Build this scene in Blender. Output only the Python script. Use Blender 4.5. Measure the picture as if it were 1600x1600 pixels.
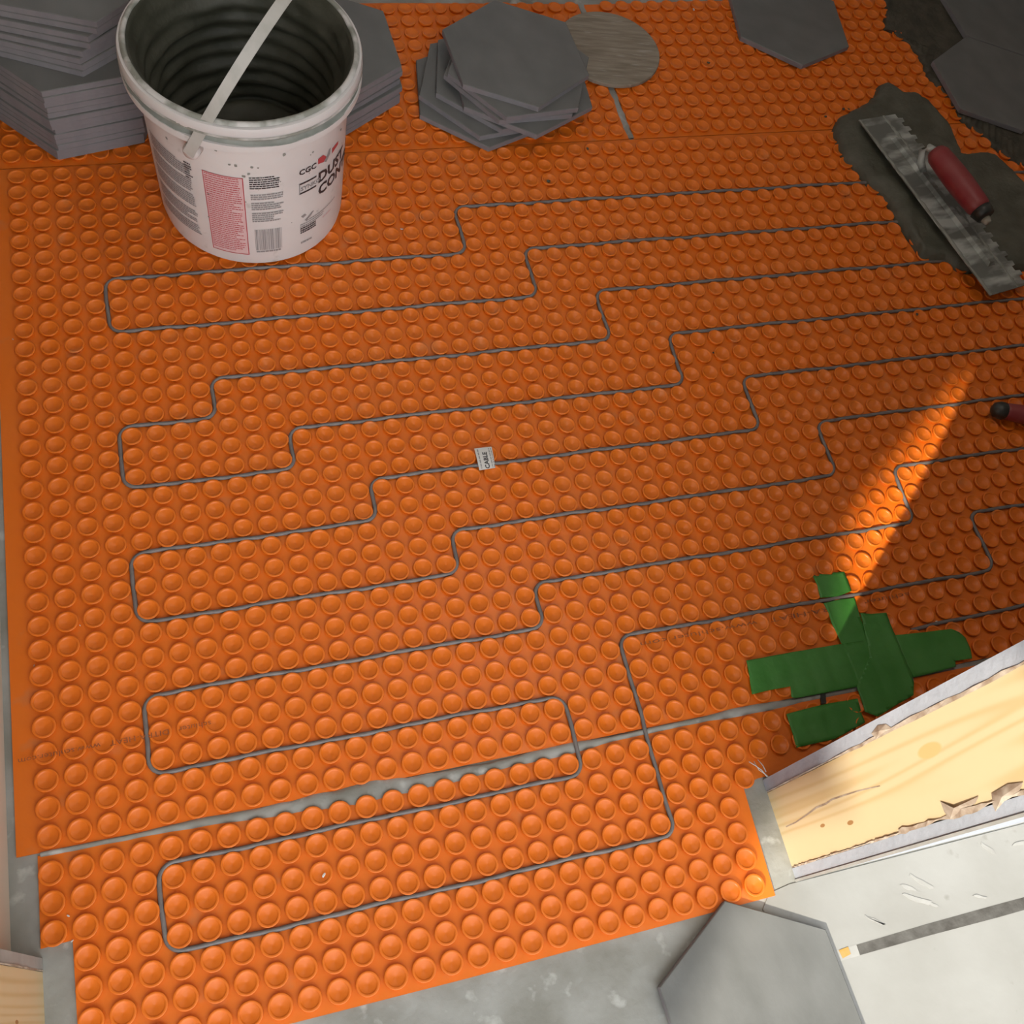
import bpy, bmesh, math, random
from mathutils import Vector, Matrix

random.seed(7)
for o in list(bpy.data.objects): bpy.data.objects.remove(o)
scene = bpy.context.scene
COL = scene.collection

# ------------------------------------------------------------------ camera
F_PX = 1584.36
CAM = Vector((0.13698698, -0.96497164, 1.1808249))
RIGHT = Vector((0.9575394, -0.23197013, 0.17119625))
DOWN = Vector((-0.13601309, -0.88704606, -0.44119127))
FWD = Vector((0.25420216, 0.39917309, -0.88093252))
cd = bpy.data.cameras.new('camera'); cam = bpy.data.objects.new('camera', cd); COL.objects.link(cam)
cd.sensor_width = 36.0; cd.lens = F_PX / 1600 * 36.0; cd.clip_start = 0.02
m3 = Matrix((RIGHT, -DOWN, -FWD)).transposed()
cam.matrix_world = Matrix.Translation(CAM) @ m3.to_4x4()
scene.camera = cam

def px(x, y, z=0.0):
    """photo pixel -> point on the horizontal plane at height z"""
    d = RIGHT * ((x - 800) / F_PX) + DOWN * ((y - 800) / F_PX) + FWD
    return CAM + d * ((z - CAM.z) / d.z)
def pr(p):
    q = Vector(p) - CAM; w = q.dot(FWD)
    return 800 + F_PX * q.dot(RIGHT) / w, 800 + F_PX * q.dot(DOWN) / w, w

# ------------------------------------------------------------------ world, sun, exposure
w = bpy.data.worlds.new('world'); scene.world = w; w.use_nodes = True
bg = w.node_tree.nodes['Background']
bg.inputs[0].default_value = (0.92, 0.96, 1.0, 1); bg.inputs[1].default_value = 3.55
FILL_W = 5.5
SUN_AZ, SUN_EL = math.radians(43), math.radians(35)
sd = bpy.data.lights.new('sun', 'SUN'); sun = bpy.data.objects.new('sun', sd); COL.objects.link(sun)
sd.energy = 7.2; sd.angle = math.radians(1.0); sd.color = (1.0, 0.93, 0.80)
sun.rotation_euler = Vector((math.cos(SUN_AZ) * math.cos(SUN_EL), math.sin(SUN_AZ) * math.cos(SUN_EL), -math.sin(SUN_EL))).to_track_quat('-Z', 'Y').to_euler()
sun.location = (-3, -4, 4)
vs = scene.view_settings
vs.view_transform = 'Standard'; vs.look = 'None'; vs.gamma = 1.0; vs.exposure = 0.0; vs.use_curve_mapping = False

# ------------------------------------------------------------------ material helpers
def mat(name, c1, c2=None, scale=20.0, rough=0.6, lo=0.35, hi=0.65, bump=0.0, bscale=None, spec=0.5, stretch=(1, 1, 1), c3=None, scale3=60.0, lo3=.6, hi3=.7, metal=0.0, detail=4.0):
    m = bpy.data.materials.new(name); m.use_nodes = True
    nt = m.node_tree; N = nt.nodes; L = nt.links
    b = N['Principled BSDF']
    b.inputs['Base Color'].default_value = (*c1, 1); b.inputs['Roughness'].default_value = rough
    b.inputs['Specular IOR Level'].default_value = spec; b.inputs['Metallic'].default_value = metal
    tc = N.new('ShaderNodeTexCoord'); mp = N.new('ShaderNodeMapping'); mp.inputs['Scale'].default_value = stretch
    L.new(tc.outputs['Object'], mp.inputs['Vector'])
    def ramp_noise(sc, a, bb):
        n = N.new('ShaderNodeTexNoise'); n.inputs['Scale'].default_value = sc; n.inputs['Detail'].default_value = detail
        L.new(mp.outputs[0], n.inputs['Vector'])
        r = N.new('ShaderNodeMapRange'); r.inputs[1].default_value = a; r.inputs[2].default_value = bb
        L.new(n.outputs[0], r.inputs[0]); return n, r
    col = None
    if c2:
        n, r = ramp_noise(scale, lo, hi)
        mx = N.new('ShaderNodeMix'); mx.data_type = 'RGBA'
        mx.inputs[6].default_value = (*c1, 1); mx.inputs[7].default_value = (*c2, 1)
        L.new(r.outputs[0], mx.inputs[0]); col = mx.outputs[2]
    if c3:
        n, r = ramp_noise(scale3, lo3, hi3)
        mx = N.new('ShaderNodeMix'); mx.data_type = 'RGBA'
        if col: L.new(col, mx.inputs[6])
        else: mx.inputs[6].default_value = (*c1, 1)
        mx.inputs[7].default_value = (*c3, 1)
        L.new(r.outputs[0], mx.inputs[0]); col = mx.outputs[2]
    if col: L.new(col, b.inputs['Base Color'])
    if bump:
        n, r = ramp_noise(bscale or scale * 3, 0, 1)
        bp = N.new('ShaderNodeBump'); bp.inputs['Strength'].default_value = bump; bp.inputs['Distance'].default_value = 0.002
        L.new(n.outputs[0], bp.inputs['Height']); L.new(bp.outputs[0], b.inputs['Normal'])
    return m

M = {}
M['orange'] = mat('orange_plastic', (0.72, 0.155, 0.008), (0.70, 0.165, 0.016), 9, rough=0.38, lo=.4, hi=.75, bump=.12, bscale=160, spec=.4, c3=(0.55, 0.20, 0.07), scale3=26, lo3=.62, hi3=.85)
M['cable'] = mat('cable_sheath', (0.135, 0.12, 0.115), (0.18, 0.16, 0.15), 60, rough=.5)
M['thinset'] = mat('grey_thinset', (0.22, 0.215, 0.185), (0.34, 0.34, 0.315), 12, rough=.8, bump=.5, bscale=90, c3=(0.46, 0.46, 0.43), scale3=34, lo3=.60, hi3=.72)
M['wet'] = mat('wet_mortar', (0.064, 0.062, 0.042), (0.100, 0.097, 0.070), 30, rough=.62, bump=.55, bscale=140)
M['pailmortar_shaded'] = mat('pail_mortar_shaded', (0.036, 0.036, 0.022), (0.066, 0.065, 0.045), 24, rough=.6, bump=.8, bscale=70)  # moist mortar, with the shade deep in the pail put into its colour
M['bail'] = mat('dirty_handle_plastic', (0.46, 0.44, 0.40), (0.34, 0.33, 0.29), 35, rough=.5, stretch=(1, 1, .4), lo=.45, hi=.7)
M['bedmortar'] = mat('combed_mortar', (0.040, 0.036, 0.024), (0.075, 0.066, 0.046), 45, rough=.7, bump=.8, bscale=120)
M['tile'] = mat('slate_porcelain', (0.114, 0.115, 0.107), (0.150, 0.151, 0.143), 16, rough=.42, lo=.3, hi=.7, bump=.06, bscale=240, stretch=(1, 1.6, 1))
M['tile_edge'] = mat('tile_body', (0.185, 0.172, 0.182), (0.225, 0.21, 0.215), 40, rough=.7)
M['disc'] = mat('sawn_grey_wood', (0.20, 0.165, 0.12), (0.30, 0.255, 0.195), 14, rough=.75, stretch=(1.0, 9, 1), bump=.3, bscale=60, c3=(0.36, 0.33, 0.28), scale3=22, lo3=.6, hi3=.72)
M['white'] = mat('white_pail_plastic', (0.60, 0.57, 0.55), (0.66, 0.63, 0.60), 10, rough=.42, c3=(0.44, 0.42, 0.38), scale3=30, lo3=.66, hi3=.76)
M['rim'] = mat('mortar_smeared_rim', (0.58, 0.56, 0.53), (0.25, 0.255, 0.215), 22, rough=.6, lo=.40, hi=.53)
M['film'] = mat('dried_mortar_film', (0.20, 0.205, 0.175), (0.28, 0.285, 0.25), 40, rough=.8, bump=.3)
M['print_black'] = mat('black_print', (0.035, 0.032, 0.035), rough=.5)
M['print_grey'] = mat('grey_print', (0.27, 0.26, 0.255), rough=.5)
M['print_red'] = mat('red_print', (0.46, 0.06, 0.07), rough=.5)
M['print_pink'] = mat('pink_print', (0.62, 0.42, 0.41), (0.64, 0.46, 0.45), 80, rough=.5)
M['print_faint'] = mat('faint_membrane_print', (0.20, 0.055, 0.02), (0.34, 0.09, 0.02), 60, rough=.6)
M['green'] = mat('green_masking_tape', (0.036, 0.185, 0.020), (0.055, 0.220, 0.035), 14, rough=.5, bump=.25, bscale=110)
M['steel'] = mat('mortar_streaked_steel', (0.16, 0.165, 0.145), (0.48, 0.50, 0.46), 13, rough=.5, lo=.46, hi=.62, stretch=(2.5, .7, 1), metal=.25, bump=.3, bscale=60)
M['red'] = mat('red_grip', (0.22, 0.018, 0.022), (0.26, 0.05, 0.045), 30, rough=.45)
M['black'] = mat('black_rubber', (0.012, 0.014, 0.010), (0.03, 0.03, 0.025), 40, rough=.4)
M['beige'] = mat('beige_plastic', (0.42, 0.38, 0.30), (0.25, 0.23, 0.18), 60, rough=.6)
M['label'] = mat('white_sticker', (0.62, 0.60, 0.56), rough=.5)
M['drywall'] = mat('drywall_face', (0.62, 0.62, 0.62), (0.56, 0.55, 0.54), 6, rough=.85)
M['gypsum'] = mat('gypsum_edge', (0.345, 0.365, 0.41), (0.295, 0.315, 0.355), 25, rough=.9, bump=.4, bscale=120)
M['paper'] = mat('torn_brown_paper', (0.22, 0.15, 0.10), (0.40, 0.33, 0.26), 60, rough=.9)
M['beige_wall'] = mat('beige_wallboard', (0.52, 0.42, 0.33), (0.56, 0.47, 0.38), 8, rough=.85)
M['ceiling'] = mat('ceiling_paint', (0.65, 0.65, 0.64), rough=.9)
M['hall'] = mat('cream_subfloor', (0.25, 0.245, 0.225), (0.295, 0.292, 0.274), 7, rough=.7, bump=.4, bscale=30, c3=(0.225, 0.22, 0.20), scale3=40, lo3=.66, hi3=.75)
M['mud'] = mat('white_filler', (0.34, 0.335, 0.315), (0.28, 0.275, 0.255), 30, rough=.8)
M['gap'] = mat('grey_joint', (0.055, 0.05, 0.043), (0.10, 0.095, 0.085), 50, rough=.9, bump=.5)
M['yellow'] = mat('yellow_crayon', (0.45, 0.22, 0.02), (0.40, 0.25, 0.08), 90, rough=.7)
M['crumb'] = mat('white_crumb', (0.62, 0.58, 0.54), rough=.8)
M['sun_mask'] = mat('sun_mask_cloth', (0.35, 0.33, 0.30), (0.4, 0.38, 0.35), 12, rough=.9)

def wood_material():
    m = bpy.data.materials.new('spruce_lumber'); m.use_nodes = True
    nt = m.node_tree; N = nt.nodes; L = nt.links; b = N['Principled BSDF']; b.inputs['Roughness'].default_value = .6
    tc = N.new('ShaderNodeTexCoord'); mp = N.new('ShaderNodeMapping'); mp.inputs['Scale'].default_value = (1, 1, .055)
    L.new(tc.outputs['Object'], mp.inputs['Vector'])
    nz = N.new('ShaderNodeTexNoise'); nz.inputs['Scale'].default_value = 9; nz.inputs['Detail'].default_value = 2
    L.new(mp.outputs[0], nz.inputs['Vector'])
    wv = N.new('ShaderNodeMath'); wv.operation = 'MULTIPLY'; wv.inputs[1].default_value = 120
    L.new(nz.outputs[0], wv.inputs[0])
    sn = N.new('ShaderNodeMath'); sn.operation = 'SINE'; L.new(wv.outputs[0], sn.inputs[0])
    mr = N.new('ShaderNodeMapRange'); mr.inputs[1].default_value = -1; mr.inputs[2].default_value = 1; L.new(sn.outputs[0], mr.inputs[0])
    pw = N.new('ShaderNodeMath'); pw.operation = 'POWER'; pw.inputs[1].default_value = 2.5; L.new(mr.outputs[0], pw.inputs[0])
    mx = N.new('ShaderNodeMix'); mx.data_type = 'RGBA'; mx.inputs[6].default_value = (0.58, 0.46, 0.27, 1); mx.inputs[7].default_value = (0.52, 0.385, 0.195, 1)
    L.new(pw.outputs[0], mx.inputs[0]); col = mx.outputs[2]
    for (kx, ky, kz), r in (((0, -.878, .345), .017), ((0, -.912, .165), .006), ((0, -.905, .105), .005)):
        m2 = N.new('ShaderNodeMapping'); m2.vector_type = 'POINT'
        m2.inputs['Location'].default_value = (0, -ky * 3, -kz); m2.inputs['Scale'].default_value = (0, 3, 1)
        L.new(tc.outputs['Object'], m2.inputs['Vector'])
        ln = N.new('ShaderNodeVectorMath'); ln.operation = 'LENGTH'; L.new(m2.outputs[0], ln.inputs[0])
        r2 = N.new('ShaderNodeMapRange'); r2.inputs[1].default_value = r * 1.25; r2.inputs[2].default_value = r; L.new(ln.outputs['Value'], r2.inputs[0])
        m3_ = N.new('ShaderNodeMix'); m3_.data_type = 'RGBA'; L.new(r2.outputs[0], m3_.inputs[0]); L.new(col, m3_.inputs[6])
        m3_.inputs[7].default_value = (0.56, 0.38, 0.16, 1) if r > .01 else (0.32, 0.17, 0.06, 1); col = m3_.outputs[2]
    L.new(col, b.inputs['Base Color'])
    return m
M['wood'] = wood_material()

# ------------------------------------------------------------------ mesh helpers
def tag(o, label=None, cat=None, group=None, kind=None):
    if label: o['label'] = label
    if cat: o['category'] = cat
    if group: o['group'] = group
    if kind: o['kind'] = kind
    return o
def link(name, me, parent=None, m=None):
    if m is not None and not me.materials: me.materials.append(M[m] if isinstance(m, str) else m)
    o = bpy.data.objects.new(name, me); COL.objects.link(o)
    if parent: o.parent = parent
    return o
def empty(name, loc=(0, 0, 0), rz=0.0):
    o = bpy.data.objects.new(name, None); COL.objects.link(o); o.location = loc; o.rotation_euler = (0, 0, rz); o.empty_display_size = .05
    return o
def pymesh(name, v, f, smooth=False):
    me = bpy.data.meshes.new(name); me.from_pydata([tuple(a) for a in v], [], f); me.update()
    if smooth: me.polygons.foreach_set('use_smooth', [True] * len(me.polygons))
    return me
def fix_normals(me):
    bm = bmesh.new(); bm.from_mesh(me); bmesh.ops.recalc_face_normals(bm, faces=bm.faces); bm.to_mesh(me); bm.free(); return me
def box_data(x0, x1, y0, y1, z0, z1):
    v = [(x0, y0, z0), (x1, y0, z0), (x1, y1, z0), (x0, y1, z0), (x0, y0, z1), (x1, y0, z1), (x1, y1, z1), (x0, y1, z1)]
    f = [(0, 3, 2, 1), (4, 5, 6, 7), (0, 1, 5, 4), (1, 2, 6, 5), (2, 3, 7, 6), (3, 0, 4, 7)]
    return v, f
def box(name, b, m, parent=None):
    return link(name, pymesh(name, *box_data(*b)), parent, m)
def prism(name, poly, z0, z1, m, parent=None):
    n = len(poly); v = [(p[0], p[1], z0) for p in poly] + [(p[0], p[1], z1) for p in poly]
    f = [tuple(range(n, 2 * n)), tuple(range(n - 1, -1, -1))] + [(i, (i + 1) % n, n + (i + 1) % n, n + i) for i in range(n)]
    return link(name, fix_normals(pymesh(name, v, f)), parent, m)
def lathe_data(prof, seg, wob=None):
    v, f = [], []
    idx = []
    for (r, z) in prof:
        if r < 1e-6: idx.append([len(v)] * seg); v.append((0, 0, z))
        else:
            idx.append(list(range(len(v), len(v) + seg)))
            for i in range(seg):
                a = 2 * math.pi * i / seg; rr = r + (wob(a, r, z) if wob else 0)
                v.append((rr * math.cos(a), rr * math.sin(a), z))
    for j in range(len(prof) - 1):
        A, B = idx[j], idx[j + 1]
        for i in range(seg):
            k = (i + 1) % seg; q = [A[i], A[k], B[k], B[i]]
            q2 = [x for n, x in enumerate(q) if x not in q[:n]]
            if len(q2) > 2: f.append(tuple(q2))
    return v, f
def tube_data(path, rad, seg=8, rz=None, closed_caps=True):
    v, f = [], []
    n = len(path); path = [Vector(p) for p in path]
    for i, p in enumerate(path):
        t = (path[min(i + 1, n - 1)] - path[max(i - 1, 0)]).normalized()
        side = t.cross(Vector((0, 0, 1)))
        if side.length < 1e-4: side = t.cross(Vector((0, 1, 0)))
        side.normalize(); up = side.cross(t)
        r = rad(i / (n - 1)) if callable(rad) else rad
        for k in range(seg):
            a = 2 * math.pi * k / seg
            v.append(p + side * (r * math.cos(a)) + up * ((rz or 1) * r * math.sin(a)))
    for i in range(n - 1):
        for k in range(seg):
            k2 = (k + 1) % seg
            f.append((i * seg + k, i * seg + k2, (i + 1) * seg + k2, (i + 1) * seg + k))
    if closed_caps:
        f.append(tuple(range(seg - 1, -1, -1))); f.append(tuple(range((n - 1) * seg, n * seg)))
    return v, f
def inside(p, poly):
    x, y = p[0], p[1]; c = False; n = len(poly)
    for i in range(n):
        x1, y1 = poly[i][:2]; x2, y2 = poly[(i + 1) % n][:2]
        if (y1 > y) != (y2 > y) and x < (x2 - x1) * (y - y1) / (y2 - y1) + x1: c = not c
    return c
def edge_dist(p, poly):
    d = 9e9; P = Vector(p[:2]); n = len(poly)
    for i in range(n):
        a = Vector(poly[i][:2]); b = Vector(poly[(i + 1) % n][:2]); ab = b - a
        t = max(0, min(1, (P - a).dot(ab) / ab.length_squared)); d = min(d, (a + ab * t - P).length)
    return d
def text_mesh(s, size, bold=False):
    cu = bpy.data.curves.new('txt', 'FONT'); cu.body = s; cu.size = size; cu.resolution_u = 2
    if bold: cu.offset = size * .034
    o = bpy.data.objects.new('txt', cu); COL.objects.link(o)
    dg = bpy.context.evaluated_depsgraph_get(); ev = o.evaluated_get(dg); me = ev.to_mesh()
    v = [tuple(a.co) for a in me.vertices]; f = [tuple(p.vertices) for p in me.polygons]
    ev.to_mesh_clear(); bpy.data.objects.remove(o); bpy.data.curves.remove(cu)
    return v, f
def smooth_closed(poly, n):
    """resampled Catmull-Rom outline"""
    out = []; k = len(poly); per = max(2, n // k)
    for i in range(k):
        p0, p1, p2, p3 = (Vector(poly[(i + j - 1) % k][:2]) for j in range(4))
        for s in range(per):
            t = s / per
            out.append(0.5 * ((2 * p1) + (p2 - p0) * t + (2 * p0 - 5 * p1 + 4 * p2 - p3) * t * t + (3 * p1 - p0 - 3 * p2 + p3) * t ** 3))
    return out

# ------------------------------------------------------------------ setting
PU, PV = 0.03, 0.0297321
def lat(u, v): return (u * PU, -v * PV)
FZ = -0.0015
XW_L, XW_R, YW_B = -0.147, 1.98, 0.572
tag(box('floor', (-2.2, 3.2, -4.2, .75, -.06, FZ), 'thinset'), 'grey cement floor with smeared thinset under the membrane', 'floor', kind='structure')
tag(box('wall_left', (XW_L - .1, XW_L, -.846, YW_B, -.02, 2.4), 'beige_wall'), 'beige board wall along the membrane edge', 'wall', kind='structure')
tag(box('wall_back', (XW_L - .1, XW_R + .1, YW_B, YW_B + .1, -.02, 2.4), 'drywall'), 'pale drywall behind the tile stacks', 'wall', kind='structure')
tag(box('wall_right', (XW_R, XW_R + .1, -.846, YW_B, -.02, 2.4), 'drywall'), 'pale drywall beyond the laid hexagon tiles', 'wall', kind='structure')
tag(box('ceiling', (XW_L - .1, XW_R + .1, -.951, YW_B + .1, 2.4, 2.45), 'ceiling'), 'white ceiling above the tiled room', 'ceiling', kind='structure')

tag(box('ceiling_hall_blocker', (-1.2, 3.2, -1.9, -.951, 2.5, 2.55), 'ceiling'), 'unseen white ceiling added over the hall to cut the sky light', 'ceiling', kind='structure')  # out of view, put in to keep overhead sky off the hall floor
cl = tag(empty('fill_lamp', (.92, .05, 2.4)), 'unseen round fill lamp added to brighten the tiled room', 'lamp')  # added fill light, out of view, to lift the room's brightness
def fill_lamp():
    ld = bpy.data.lights.new('fill_light', 'AREA'); ld.shape = 'DISK'; ld.size = .42; ld.energy = FILL_W; ld.color = (1.0, .90, .78)
    lo = bpy.data.objects.new('fill_light', ld); COL.objects.link(lo); lo.parent = cl; lo.location = (0, 0, -.047)
    v, f = lathe_data([(0, 0), (.22, 0), (.225, -.01), (.225, -.038), (.215, -.045), (0, -.045)], 40)
    link('fill_lamp_body', fix_normals(pymesh('fill_lamp_body', v, f)), cl, 'ceiling')
fill_lamp()

wr = tag(empty('wall_near_right', (0, 0, 0)), 'cut wall end with bare lumber post between two drywall edges', 'wall', kind='structure')
box('drywall_sheet', (.700, XW_R, -.846, -.832, -.01, 2.4), 'gypsum', wr)
box('drywall_sheet', (.700, XW_R, -.951, -.937, -.01, 2.4), 'gypsum', wr)
post = box('lumber_post', (.7005, .7385, -.935, -.848, -.01, 2.4), 'wood', wr)
# the split in the lumber: a thin dark crack
def jamb_px(x, y, X):
    d = RIGHT * ((x - 800) / F_PX) + DOWN * ((y - 800) / F_PX) + FWD
    return CAM + d * ((X - CAM.x) / d.x)
crk = [(1228, 1292), (1243, 1285), (1262, 1272), (1275, 1262), (1290, 1256), (1300, 1249), (1318, 1243), (1340, 1236), (1375, 1228)]
cv, cf = [], []
for i, c in enumerate(crk):
    p = jamb_px(*c, .7002); wd = .0011 * (1 - abs(i / (len(crk) - 1) - .45))
    cv += [(.7003, p.y - wd, p.z), (.7003, p.y + wd, p.z)]
    if i: cf.append((2 * i - 2, 2 * i - 1, 2 * i + 1, 2 * i))
link('crack', pymesh('crack', cv, cf), post, 'paper')
# torn paper edges where the drywall meets the lumber
def paper_strip(parent, yb, zs, amp, X, seed, sx=-1, mname='paper'):
    rnd = random.Random(seed); v, f = [], []
    z0, z1 = zs; n = 60; wv = amp * .4
    for i in range(n + 1):
        z = z0 + (z1 - z0) * i / n; wv = max(.0006, min(amp, wv + rnd.uniform(-.4, .4) * amp))
        v += [(X, yb - wv, z), (X + sx * .0015 * rnd.random(), yb + wv * rnd.uniform(.3, 1), z)]
        if i: f.append((2 * i - 2, 2 * i - 1, 2 * i + 1, 2 * i))
    return link('paper_edge', pymesh('paper_edge', v, f), parent, mname)
paper_strip(wr, -.847, (.0, 1.2), .0024, .6998, 3)
paper_strip(wr, -.936, (.0, .25), .0012, .6998, 4)
paper_strip(wr, -.935, (.25, .8), .004, .6998, 5)
def paper_flap(parent, pts, X, bulge):
    c = [jamb_px(*p, X) for p in pts]; n = len(c); ctr = sum(c, Vector()) / n
    v = [(X - .0006, p.y, p.z) for p in c] + [(X - bulge, ctr.y, ctr.z)]
    link('torn_paper', pymesh('torn_paper', v, [(i, (i + 1) % n, n) for i in range(n)]), parent, 'paper')
paper_flap(wr, [(1362, 1146), (1372, 1133), (1385, 1131), (1395, 1138), (1383, 1143), (1370, 1155)], .7, .0028)
paper_flap(wr, [(1470, 1252), (1480, 1262), (1500, 1258), (1530, 1244), (1525, 1255), (1495, 1272), (1485, 1280), (1476, 1268)], .7, .003)
paper_flap(wr, [(1550, 1240), (1575, 1225), (1600, 1222), (1592, 1240), (1570, 1252), (1556, 1268), (1552, 1258)], .7, .003)
box('corner_tape', (.6985, .7000, -.9525, -.9495, -.01, 2.4), 'mud', wr)

wl = tag(empty('wall_near_left', (0, 0, 0)), 'wall end with pale drywall edge and bare lumber in the corner', 'wall', kind='structure')
box('drywall_sheet', (-.60, -.118, -.857, -.846, -.01, 2.4), 'mud', wl)
box('lumber_post', (-.156, -.1185, -.945, -.859, -.01, 2.4), 'wood', wl)
box('drywall_sheet', (-.60, -.118, -.958, -.947, -.01, 2.4), 'gypsum', wl)
paper_strip(wl, -.858, (0, 1.0), .0012, -.1178, 9, 1)
hd = tag(box('wall_header', (-.118, .700, -.951, -.832, 2.06, 2.4), 'drywall'), 'drywall header above the door opening', 'wall', kind='structure')

# hall subfloor of cream sheets with an open joint
hf = tag(empty('floor_hall', (0, 0, 0)), 'cream primed subfloor sheets outside the door opening', 'floor', kind='structure')
def wavy(x0, x1, y, amp, n=24, seed=1):
    r = random.Random(seed); return [(x0 + (x1 - x0) * i / n, y + r.uniform(-amp, amp)) for i in range(n + 1)]
left_edge = [(.650, -1.036), (.642, -1.01), (.655, -.99), (.648, -.972), (.662, -.957)]
prism('subfloor_sheet', [(.650, -1.0335)] + left_edge[1:] + [(.690, -.953), (3.0, -.953), (3.0, -1.0335)], FZ - .004, FZ + .0012, 'hall', hf)
prism('subfloor_sheet', [(.640, -1.0435), (3.0, -1.0445), (3.0, -4.0), (.63, -4.0)], FZ - .004, FZ + .0012, 'hall', hf)
prism('joint', wavy(.746, 3.0, -1.0325, .0008) + wavy(.746, 3.0, -1.045, .0008, seed=2)[::-1], FZ - .004, FZ + .0014, 'gap', hf)
prism('joint_filler', [(.64, -1.033), (.70, -1.0325), (.748, -1.033), (.752, -1.039), (.745, -1.0445), (.64, -1.0445)], FZ - .004, FZ + .0013, 'mud', hf)
prism('yellow_mark', [(.7225, -1.0335), (.7350, -1.0325), (.7355, -1.0405), (.7240, -1.0425)], FZ + .0012, FZ + .0018, 'yellow', hf)

tag(box('wall_hall_right_blocker', (1.95, 2.05, -4.2, -.951, -.02, 3.0), 'drywall'), 'unseen pale drywall added beside the hall to block sky light', 'wall', kind='structure')  # out of view, put in to block part of the open sky
rm = random.Random(17)
for k in range(16):
    cx, cy = rm.uniform(.76, 1.25), rm.uniform(-1.02, -.965) if k < 11 else rm.uniform(-1.25, -1.06)
    L_, W_, an = rm.uniform(.008, .026), rm.uniform(.0015, .004), rm.uniform(-.9, .1)
    pts_ = [(cx + L_ * rm.uniform(.7, 1.1) * math.cos(t) * math.cos(an) - W_ * rm.uniform(.6, 1.3) * math.sin(t) * math.sin(an), cy + L_ * rm.uniform(.7, 1.1) * math.cos(t) * math.sin(an) + W_ * rm.uniform(.6, 1.3) * math.sin(t) * math.cos(an)) for t in [i * math.pi / 6 for i in range(12)]]
    prism('filler_smear', pts_, FZ + .0010, FZ + .0017 + .0004 * rm.random(), 'mud', hf)
# unseen hall wall added, its opening placed to shape the sun streak
XH = -1.2
wh = tag(empty('wall_hall_blocker', (0, 0, 0)), 'unseen hall wall added with an opening that shapes the sunlight', 'wall', kind='structure')
box('wall_panel', (XH - .12, XH, -4.4, -3.9, -.02, 3.6), 'drywall', wh)
box('wall_panel', (XH - .12, XH, -2.25, -.7, -.02, 3.6), 'drywall', wh)
box('wall_panel', (XH - .12, XH, -3.9, -2.25, -.02, 1.05), 'drywall', wh)
box('wall_panel', (XH - .12, XH, -3.9, -2.25, 2.46, 3.6), 'drywall', wh)
cvv, cff = [], []  # unseen sheet added in the opening; its edge cuts the sun streak
edge = [(1.0, -2.68), (1.5, -2.66), (1.72, -2.635), (1.85, -2.63), (1.965, -2.64), (2.0, -2.565), (2.03, -2.520), (2.09, -2.522), (2.24, -2.560), (2.38, -2.595), (2.5, -2.61)]
for i, (z, y) in enumerate(edge):
    for k in range(9):
        t = k / 8; cvv.append((XH + .02 + .018 * math.sin(t * 19), y + (-2.2 - y) * t, z))
    if i:
        for k in range(8): cff.append((9 * i - 9 + k, 9 * i - 8 + k, 9 * i + k + 1, 9 * i + k))
cur = link('sun_mask', pymesh('sun_mask', cvv, cff, True), None, 'sun_mask')
tag(cur, 'unseen grey sheet added at the opening to shape the sun streak', 'sun_mask')

# ------------------------------------------------------------------ membrane sheets
STUD_PROF = [(.0114, .0006), (.0128, .0044), (.01275, .0054), (.0124, .0057), (.0118, .0058), (.0105, .0058), (.0100, .0055), (.0095, .0048), (.0089, .0045), (.0042, .0035), (.0016, .0028), (.0, .0024)]
def stud_mesh(seg):
    v, f = lathe_data(STUD_PROF, seg)
    return v, f
def make_stud_me():
    v, f = stud_mesh(20); me = fix_normals(pymesh('stud', v, f, True)); me.materials.append(M['orange']); return me
STUD_ME = make_stud_me()
def sheet(label, poly, u0, v0, name='uncoupling_membrane', limit=300, tol=.0095):
    """poly: outline in metres; stud centres at (u0 + i, v0 + j) lattice steps"""
    c = Vector((sum(p[0] for p in poly) / len(poly), sum(p[1] for p in poly) / len(poly), 0))
    root = tag(empty(name, c), label, 'membrane', 'orange membrane sheets')
    lp = [(p[0] - c.x, p[1] - c.y) for p in poly]
    prism('base_sheet', lp, 0.0 - .001, 0.0006, 'orange', root)
    pts = []
    for i in range(-12, 80):
        for j in range(-24, 40):
            x, y = lat(u0 + i, v0 + j)
            if inside((x, y), poly) and edge_dist((x, y), poly) > tol and not hidden(x, y):
                X, Y, wz = pr((x, y, 0)); vis = -20 < X < 1620 and -20 < Y < 1620
                pts.append((wz if vis else 100 + wz, x, y))
    pts.sort()
    for k, (wz, x, y) in enumerate(pts[:limit]):
        if wz > 100: continue
        o = link('stud', STUD_ME, root); o.location = (x - c.x, y - c.y, 0); o.rotation_euler = (0, 0, random.random())
        s = random.uniform(.98, 1.02); o.scale = (s, s, random.uniform(.94, 1.05))
    rest = [p for k, p in enumerate(pts) if k >= limit or p[0] > 100]
    if rest:
        v1, f1 = stud_mesh(14); V, Fc = [], []
        for (_, x, y) in rest:
            b = len(V); s = random.uniform(.98, 1.02); zz = random.uniform(.94, 1.05)
            V += [(a[0] * s + x - c.x, a[1] * s + y - c.y, a[2] * zz) for a in v1]; Fc += [tuple(i + b for i in q) for q in f1]
        tag(link('stud_field', pymesh('stud_field', V, Fc, True), root, 'orange'), kind='stuff')
    return root
BX, BY = .215, .1302
PILE_PX = [(1303, 200), (1318, 180), (1348, 166), (1364, 150), (1378, 131), (1400, 143), (1425, 148), (1445, 160), (1465, 180), (1485, 205), (1497, 235), (1512, 247), (1545, 245), (1572, 262), (1600, 292), (1640, 340), (1650, 400), (1600, 425), (1550, 415), (1505, 425), (1475, 408), (1440, 405), (1425, 380), (1400, 345), (1385, 320), (1370, 300), (1350, 283), (1333, 262), (1312, 240)]
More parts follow.
